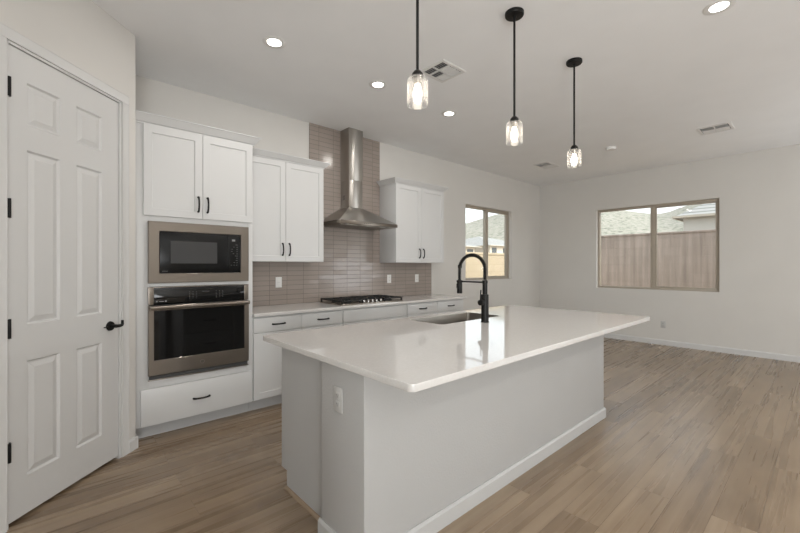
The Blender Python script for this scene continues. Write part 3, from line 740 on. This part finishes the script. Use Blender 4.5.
b = MB(); b.box(cx0 - .003, cx1 + .003, cy0 - .003, hy1, 2.41, ZC - .001, .0015); b.build('chimney_sleeve', M['steelv'], hd)

# gas cooktop
ct = thing('gas_cooktop', 'black gas cooktop with cast iron grates on the back counter', 'cooktop', (2.805, 3.79, .914))
gx0, gx1, gy0, gy1 = 2.35, 3.262, 3.545, 4.035
b = MB(); pts = [rrect(gx0, gx1, gy0, gy1, .015), rrect(gx0 + .004, gx1 - .004, gy0 + .004, gy1 - .004, .013), rrect(gx0 + .014, gx1 - .014, gy0 + .014, gy1 - .014, .012)]
b.loft([[(p[0], p[1], .914) for p in pts[0]], [(p[0], p[1], .922) for p in pts[0]], [(p[0], p[1], .926) for p in pts[1]], [(p[0], p[1], .922) for p in pts[2]]]); b.build('cooktop_tray', M['steel'], ct)
gw = (gx1 - gx0 - .03) / 3
for k in range(3):
    a0 = gx0 + .012 + k * (gw + .003); a1 = a0 + gw; c0, c1 = gy0 + (.105 if k == 1 else .012), gy1 - .012
    b = MB(); t = .012; zt0, zt1 = .950, .966
    b.box(a0, a1, c0, c0 + t, zt0, zt1, .003).box(a0, a1, c1 - t, c1, zt0, zt1, .003).box(a0, a0 + t, c0, c1, zt0, zt1, .003).box(a1 - t, a1, c0, c1, zt0, zt1, .003)
    b.box(a0, a1, (c0 + c1) / 2 - t / 2, (c0 + c1) / 2 + t / 2, zt0, zt1, .003)
    am = (a0 + a1) / 2
    b.box(am - t / 2, am + t / 2, c0, c1, zt0, zt1, .003)
    for q in (.25, .75): yy = c0 + (c1 - c0) * q; b.box(a0, a0 + gw * .33, yy - t / 2, yy + t / 2, zt0, zt1, .003).box(a1 - gw * .33, a1, yy - t / 2, yy + t / 2, zt0, zt1, .003)
    for xx in (a0, a1 - .018):
        for yy in (c0, c1 - .018): b.box(xx, xx + .018, yy, yy + .018, .922, zt0 + .004, .003)
    b.build('grate', M['iron'], ct)
for bx_, by_, r in ((gx0 + .16, 3.67, .038), (gx0 + .16, 3.91, .045), (2.806, 3.86, .06), (gx1 - .16, 3.67, .045), (gx1 - .16, 3.91, .038)):
    b = MB(); b.lathe([(0, .922), (r + .012, .922), (r + .010, .932), (r, .934), (r, .944), (r - .006, .947), (0, .947)], (bx_, by_, 0), 28); b.build('burner', M['iron'], ct)
for k in range(5):
    b = MB(); xx = 2.806 + (k - 2) * .062
    b.lathe([(0, .922), (.022, .922), (.022, .926), (.0175, .930), (.0165, .952), (.014, .956), (0, .956)], (xx, 3.595, 0), 24); b.build('knob', M['chrome'], ct)

# ------------------------------------------------------------------ island
IX0, IX1 = 1.062, 3.652; IYF, IYM, IYC = 1.337, 1.692, 2.265; IXD = .999
il = thing('kitchen_island', 'white kitchen island with drywall back and base trim under the quartz top', 'kitchen island', (2.36, 1.8, 0))
b = MB(); b.box(IXD, IX1, IYF, IYM, 0, .883, .004, 3); b.build('drywall_back', M['shadedwall'], il)
b = MB(); b.box(IX0 + .006, IX1 - .03, IYM, IYC, .105, .66).box(IX0 + .006, 2.06, IYM, IYC, .66, .883).box(2.98, IX1 - .03, IYM, IYC, .66, .883)
b.build('carcass', M['cab'], il)
b = MB(); b.prism([(IYM, 0), (2.198, 0), (2.198, .108), (2.268, .108), (2.268, .883), (IYM, .883)], lambda p, e: ((IX0 - .003, IX0 + .006)[e], p[0], p[1])); b.build('end_panel', M['shadedpanel'], il)
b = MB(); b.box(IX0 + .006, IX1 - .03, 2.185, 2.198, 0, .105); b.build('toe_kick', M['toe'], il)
ring = lambda o, z: [(IX0 - o, IYM + .0), (IX0 - o, IYF - o), (IX1 + o, IYF - o), (IX1 + o, IYM)]
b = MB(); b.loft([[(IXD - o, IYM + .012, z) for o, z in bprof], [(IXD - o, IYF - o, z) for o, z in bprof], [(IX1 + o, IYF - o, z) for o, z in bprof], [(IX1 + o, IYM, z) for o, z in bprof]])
b.build('baseboard', M['shadedtrim'], il, smooth=20)
qr = [(0, 0), (.016, 0), (.015, .006), (.011, .012), (.006, .0155), (0, .017)]
b = MB(); b.prism(qr, lambda p, e: (IX0 - .003 - p[0], (IYM + .002, 2.204)[e], p[1])); b.build('quarter_round', M['transition'], il)
# kitchen side: drawer stack, sink doors, panel doors
FI = IYC + .02
xs = [1.07, 1.575, 2.06, 2.98, 3.61]
zz = [.112, .36, .612, .866]
for k in range(3):
    d = slab(xs[0], xs[1] - .003, zz[k] + .002, zz[k + 1] - .002, FI, il, 1); m = (xs[0] + xs[1]) / 2; zc = (zz[k] + zz[k + 1]) / 2
    pull('handle', (m - .06, FI, zc), (m + .06, FI, zc), (0, 1, 0), d)
d = shaker(xs[1], xs[2] - .003, .112, .866, FI, il, 1); pull('handle', (xs[2] - .04, FI, .70), (xs[2] - .04, FI, .82), (0, 1, 0), d)
mid = (xs[2] + xs[3]) / 2
slab(xs[2], xs[3] - .003, .733, .866, FI, il, 1, 'false_front')
d = shaker(xs[2], mid - .002, .112, .727, FI, il, 1); pull('handle', (mid - .04, FI, .55), (mid - .04, FI, .67), (0, 1, 0), d)
d = shaker(mid + .001, xs[3] - .003, .112, .727, FI, il, 1); pull('handle', (mid + .04, FI, .55), (mid + .04, FI, .67), (0, 1, 0), d)
d = shaker(xs[3], xs[4], .112, .866, FI, il, 1); pull('handle', (xs[3] + .04, FI, .70), (xs[3] + .04, FI, .82), (0, 1, 0), d)

SX0, SX1, SY0, SY1 = 2.135, 2.900, 1.905, 2.265
def corner_outline(x0, x1, y0, y1, r): return rrect(x0, x1, y0, y1, r)
o = slab_curve('island_countertop', M['quartz'], [corner_outline(.972, 3.795, 1.012, 2.365, .028), rrect(SX0, SX1, SY0, SY1, .03)[::-1]], .884, .914, (2.37, 1.69, .874))
tag(o, 'white quartz island countertop with overhang and sink cutout', 'countertop')

sk = thing('kitchen_sink', 'stainless steel sink set into the island countertop', 'sink', (2.52, 2.08, .66))
b = MB(); e = -.0015
def rr(o_, z, r): return [(p[0], p[1], z) for p in rrect(SX0 - e + o_, SX1 + e - o_, SY0 - e + o_, SY1 + e - o_, r)]
b.loft([rr(.0, .9145, .03), rr(.0, .70, .035), rr(.02, .672, .05), rr(.03, .668, .05), rr(.034, .670, .05), rr(.024, .675, .05), rr(.003, .702, .033), rr(.0025, .9145, .03)], False, False)
# close rim and floor
b.bm.verts.ensure_lookup_table(); n = len(rrect(0, 1, 0, 1, .1)); vs = list(b.bm.verts)
b.bm.faces.new(vs[4 * n:5 * n]); b.bm.faces.new(vs[3 * n:4 * n][::-1])
for k in range(n): b.bm.faces.new((vs[k], vs[(k + 1) % n], vs[7 * n + (k + 1) % n], vs[7 * n + k]))
b.build('basin', M['steelsink'], sk)
b = MB(); b.lathe([(.02, .671), (.055, .671), (.057, .674), (.046, .6745), (.04, .672), (0, .672)], (2.52, 2.16, 0), 28); b.build('drain', M['chrome'], sk)

# faucet
fx, fy = 2.480, 1.771
fc = thing('kitchen_faucet', 'matte black spring-neck kitchen faucet standing behind the island sink', 'faucet', (fx, fy, .914))
b = MB(); b.lathe([(0, .914), (.031, .914), (.031, .920), (.0285, .922), (.0285, 1.124), (.027, 1.128), (.019, 1.129), (.019, 1.212), (.0215, 1.214), (.0215, 1.233), (.016, 1.237), (0, 1.237)], (fx, fy, 0), 28)
b.build('faucet_body', M['black'], fc)
def arc(t):   # 0 at post, 1 at spray head side
    ax, y1_, zb, zt = fx, fy + .249, 1.235, 1.434
    a = math.pi * t; yc, ry = (fy + y1_) / 2, .1245
    return Vector((ax, yc - ry * math.cos(a), 1.318 + (zt - 1.318) * math.sin(a)))
path = [Vector((fx, fy, 1.24)), Vector((fx, fy, 1.28))] + [arc(i / 28) for i in range(29)] + [Vector((fx, fy + .249, 1.28)), Vector((fx, fy + .249, 1.228))]
b = MB(); b.tube(path, .0085, 12); hose = b.build('hose', M['black'], fc)
# spring coil round the hose
dist = [0]
for p, q in zip(path, path[1:]): dist.append(dist[-1] + (q - p).length)
L = dist[-1]; pts = []; turns = 62; up = Vector((1, 0, 0))
N = turns * 10
for i in range(N + 1):
    s_ = L * i / N; k = max(j for j in range(len(dist)) if dist[j] <= s_ + 1e-9); k = min(k, len(path) - 2)
    t = (s_ - dist[k]) / (dist[k + 1] - dist[k]); p = path[k].lerp(path[k + 1], t); tg = (path[k + 1] - path[k]).normalized()
    w = up.cross(tg); a = 2 * math.pi * i / 10; pts.append(p + (up * math.cos(a) + w * math.sin(a)) * .0125)
b = MB(); b.tube(pts, .0026, 6); b.build('spring', M['black'], fc)
hy = fy + .249
b = MB(); b.lathe([(0, 1.123), (.020, 1.123), (.022, 1.127), (.022, 1.20), (.0195, 1.21), (.019, 1.228), (.014, 1.234), (0, 1.234)], (fx, hy, 0), 24)
b.box(fx - .030, fx - .018, hy - .01, hy + .01, 1.165, 1.205, .003); b.build('spray_head', M['black'], fc)
b = MB(); b.cyl((fx, fy + .012, 1.221), (fx, hy - .012, 1.221), .0065, n=12); b.lathe([(.0195, 1.212), (.025, 1.212), (.025, 1.230), (.0195, 1.230)], (fx, hy, 0), 20, True); b.build('holder_arm', M['black'], fc)
b = MB(); p = arc(.93); b.lathe([(.010, -.012), (.0165, -.012), (.0165, .012), (.010, .012)], (p.x, p.y, p.z), 20, True); b.build('hose_collar', M['black'], fc)
b = MB(); b.cyl((fx - .026, fy, 1.068), (fx - .066, fy, 1.068), .021, .021, n=24, bev=.002); hb = b.build('handle_hub', M['black'], fc)
b = MB(); b.tube([(fx - .058, fy, 1.08), (fx - .058, fy - .002, 1.12), (fx - .06, fy - .006, 1.165)], [.0055, .005, .0045], 10); b.build('lever', M['black'], hb)

# ------------------------------------------------------------------ outlets and switches
def plate(name, label, c, nrm, kind, cat='outlet', group=None, pm='plastic'):
    """c: centre on the wall; nrm: '-y', '-x'"""
    o = thing(name, label, cat, c, group)
    def bx(b, u0, u1, d0, d1, z0, z1, bev=0):
        if nrm == '-y': b.box(c[0] + u0, c[0] + u1, c[1] - d1, c[1] - d0, c[2] + z0, c[2] + z1, bev)
        else: b.box(c[0] - d1, c[0] - d0, c[1] + u0, c[1] + u1, c[2] + z0, c[2] + z1, bev)
    b = MB(); bx(b, -.036, .036, .0005, .006, -.0585, .0585, .002); b.build('cover_plate', M[pm], o)
    if kind == 'rocker':
        b = MB(); bx(b, -.017, .017, .006, .0085, -.034, .034, .001); b.build('rocker', M[pm], o)
        b = MB(); bx(b, -.017, .017, .0084, .0088, -.001, .001); b.build('rocker_seam', M['keys'], o)
    else:
        for zc in (-.021, .021):
            b = MB(); bx(b, -.0165, .0165, .006, .0075, zc - .014, zc + .014, .004); rc = b.build('receptacle', M[pm], o)
            b = MB(); bx(b, -.0075, -.0048, .0074, .0079, zc - .003, zc + .006); bx(b, .0048, .0075, .0074, .0079, zc - .003, zc + .005); bx(b, -.002, .002, .0074, .0079, zc - .010, zc - .006); b.build('slots', M['slot'], rc)
    b = MB(); bx(b, -.002, .002, .006, .0068, -.002, .002) if kind != 'rocker' else bx(b, -.002, .002, .006, .0068, -.048, -.044); b.build('screw', M['keys'], o)
    return o
ty = YB - .010
plate('light_switch', 'white wall switch plate on the tile left of the cooktop', (1.886, ty, 1.165), '-y', 'rocker', 'switch')
plate('wall_outlet', 'white wall outlet on the tile just right of the cooktop', (3.510, ty, 1.167), '-y', 'duplex', group='wall outlets')
plate('wall_outlet', 'white wall outlet near the right edge of the tile', (4.053, ty, 1.165), '-y', 'duplex', group='wall outlets')
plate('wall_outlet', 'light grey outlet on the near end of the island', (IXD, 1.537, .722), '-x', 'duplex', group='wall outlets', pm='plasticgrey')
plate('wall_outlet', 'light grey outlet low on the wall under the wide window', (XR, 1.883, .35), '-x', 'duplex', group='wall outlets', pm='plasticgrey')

# ------------------------------------------------------------------ pendants
def pendant(x, y, label):
    t = thing('pendant_light', label, 'pendant light', (x, y, ZC), 'glass pendant lights over the island')
    b = MB(); b.lathe([(0, ZC - .0005), (.062, ZC - .0005), (.062, ZC - .018), (.058, ZC - .024), (.012, ZC - .026), (.010, ZC - .04), (0, ZC - .04)], (x, y, 0), 32); b.build('canopy', M['black'], t)
    b = MB(); b.cyl((x, y, 2.345), (x, y, ZC - .02), .0076, n=12); b.build('rod', M['black'], t)
    b = MB(); b.lathe([(0, 2.352), (.010, 2.352), (.018, 2.347), (.029, 2.332), (.031, 2.3135), (.0, 2.3135)], (x, y, 0), 28); b.build('cap', M['black'], t)
    b = MB(); b.lathe([(0, 2.312), (.021, 2.312), (.021, 2.282), (.018, 2.278), (0, 2.278)], (x, y, 0), 24); b.build('socket', M['steelsink'], t)
    b = MB(); b.lathe([(0, 2.28), (.013, 2.28), (.014, 2.268), (.021, 2.245), (.0225, 2.225), (.020, 2.20), (.011, 2.184), (0, 2.181)], (x, y, 0), 20); b.build('bulb', M['bulb'], t)
    b = MB(); b.lathe([(.028, 2.313), (.046, 2.312), (.0525, 2.305), (.054, 2.296), (.054, 2.172), (.0515, 2.172), (.0515, 2.295), (.049, 2.302), (.044, 2.308), (.028, 2.309)], (x, y, 0), 40, True); b.build('shade', M['shade'], t)
    return t
PY = 1.412
p0 = pendant(1.395, PY, 'nearest glass pendant light, its canopy cut off by the frame')
for x, l in ((2.31, 'middle glass pendant light on a black rod over the island'), (3.224, 'farthest glass pendant light on a black rod, nearest the wide window')):
    c = copy_tree(p0); c.location.x = x; c['label'] = l

# ------------------------------------------------------------------ ceiling fittings
def can(x, y, label, power=16):
    t = thing('recessed_light', label, 'ceiling light', (x, y, ZC), 'recessed ceiling lights')
    b = MB(); b.lathe([(.085, -.0005), (.085, -.003), (.078, -.006), (.052, -.004), (.050, -.0005)], (x, y, ZC), 36, True); b.build('trim_ring', M['plastic'], t)
    b = MB(); b.lathe([(0, -.0035), (.051, -.0035), (.051, -.001), (0, -.001)], (x, y, ZC), 36); b.build('lens', M['lens'], t)
    return t
CANS = [(1.258, 2.822, 'recessed ceiling light nearest the pantry door, above the tall cabinet'), (2.273, 2.828, 'recessed ceiling light in front of the range hood, middle of the row of three'),
        (3.294, 2.834, 'recessed ceiling light farthest from the pantry door in the row of three'), (3.251, .478, 'recessed ceiling light at the top edge, right of the pendants'),
        (2.27, .478, None), (1.26, .478, None), (1.26, -1.86, None), (2.27, -1.86, None), (3.25, -1.86, None), (5.4, -1.86, None)]
for x, y, l in CANS:
    if l: can(x, y, l)
    lamp('recessed_lamp', 'AREA', (x, y, ZC - .012), 5 if y < 0 else 4, (1, .955, .90), shape='DISK', size=.11)
b = MB(); b.lathe([(0, -.0005), (.065, -.0005), (.065, -.022), (.058, -.034), (.02, -.037), (0, -.037)], (5.968, 2.087, ZC), 32)
tag(b.build('smoke_detector', M['plastic'], origin=(5.968, 2.087, ZC)), 'small white round ceiling fitting between the far pendant and the ceiling vents', 'detector')

def vent(label, x0, x1, y0, y1, quads):
    t = thing('ceiling_vent', label, 'vent', ((x0 + x1) / 2, (y0 + y1) / 2, ZC), 'white ceiling vents')
    z = ZC - .0005; f = .030
    b = MB(); 
    rings = [[(x0, y0, z), (x1, y0, z), (x1, y1, z), (x0, y1, z)], [(x0, y0, z - .003), (x1, y0, z - .003), (x1, y1, z - .003), (x0, y1, z - .003)], [(x0 + .006, y0 + .006, z - .008), (x1 - .006, y0 + .006, z - .008), (x1 - .006, y1 - .006, z - .008), (x0 + .006, y1 - .006, z - .008)],
             [(x0 + f, y0 + f, z - .008), (x1 - f, y0 + f, z - .008), (x1 - f, y1 - f, z - .008), (x0 + f, y1 - f, z - .008)], [(x0 + f, y0 + f, z), (x1 - f, y0 + f, z), (x1 - f, y1 - f, z), (x0 + f, y1 - f, z)]]
    b.loft(rings, False, False)
    a0, a1, c0, c1 = x0 + f, x1 - f, y0 + f, y1 - f
    nx, ny = len(quads[0]), len(quads)
    for i in range(1, nx): q = a0 + (a1 - a0) * i / nx; b.box(q - .006, q + .006, c0, c1, z - .009, z - .001)
    for j in range(1, ny): q = c0 + (c1 - c0) * j / ny; b.box(a0, a1, q - .006, q + .006, z - .009, z - .001)
    b.build('vent_frame', M['vent'], t)
    b = MB(); b.box(a0, a1, c0, c1, z - .0008, z); b.build('backing', M['duct'], t)
    for j in range(ny):
        for i in range(nx):
            d = quads[j][i]; q0, q1 = a0 + (a1 - a0) * i / nx + .008, a0 + (a1 - a0) * (i + 1) / nx - .008; r0, r1 = c0 + (c1 - c0) * j / ny + .008, c0 + (c1 - c0) * (j + 1) / ny - .008
            b = MB()
            ax, sg = d[1], 1 if d[0] == '+' else -1
            if ax == 'x':   # slats run along y, tilted about y
                n = max(3, int((q1 - q0) / .017))
                for k in range(n):
                    q = q0 + (q1 - q0) * (k + .5) / n; w = .0055 if sg < 0 else .0085; b.box(q - w, q + w, r0, r1, z - .0065, z - .0052, rot=Matrix.Rotation(sg * R(38), 3, 'Y'))
            else:
                n = max(3, int((r1 - r0) / .017))
                for k in range(n):
                    q = r0 + (r1 - r0) * (k + .5) / n; b.box(q0, q1, q - .0085, q + .0085, z - .0065, z - .0052, rot=Matrix.Rotation(sg * R(38), 3, 'X'))
            b.build('louver', M['vent'], t)
    return t
vent('white ceiling vent directly behind the nearest pendant', 2.385, 2.690, 2.115, 2.400, [['-x', '+x', '+x'], ['-x', '-x', '+x']])
vent('white ceiling vent near the far corner by the narrow window', 6.00, 6.42, 3.06, 3.32, [['-x', '+x'], ['-x', '+x']])
vent('white ceiling vent above the wide window, rightmost of the three vents', 5.94, 6.27, .765, 1.10, [['-x', '+x'], ['-x', '+x']])
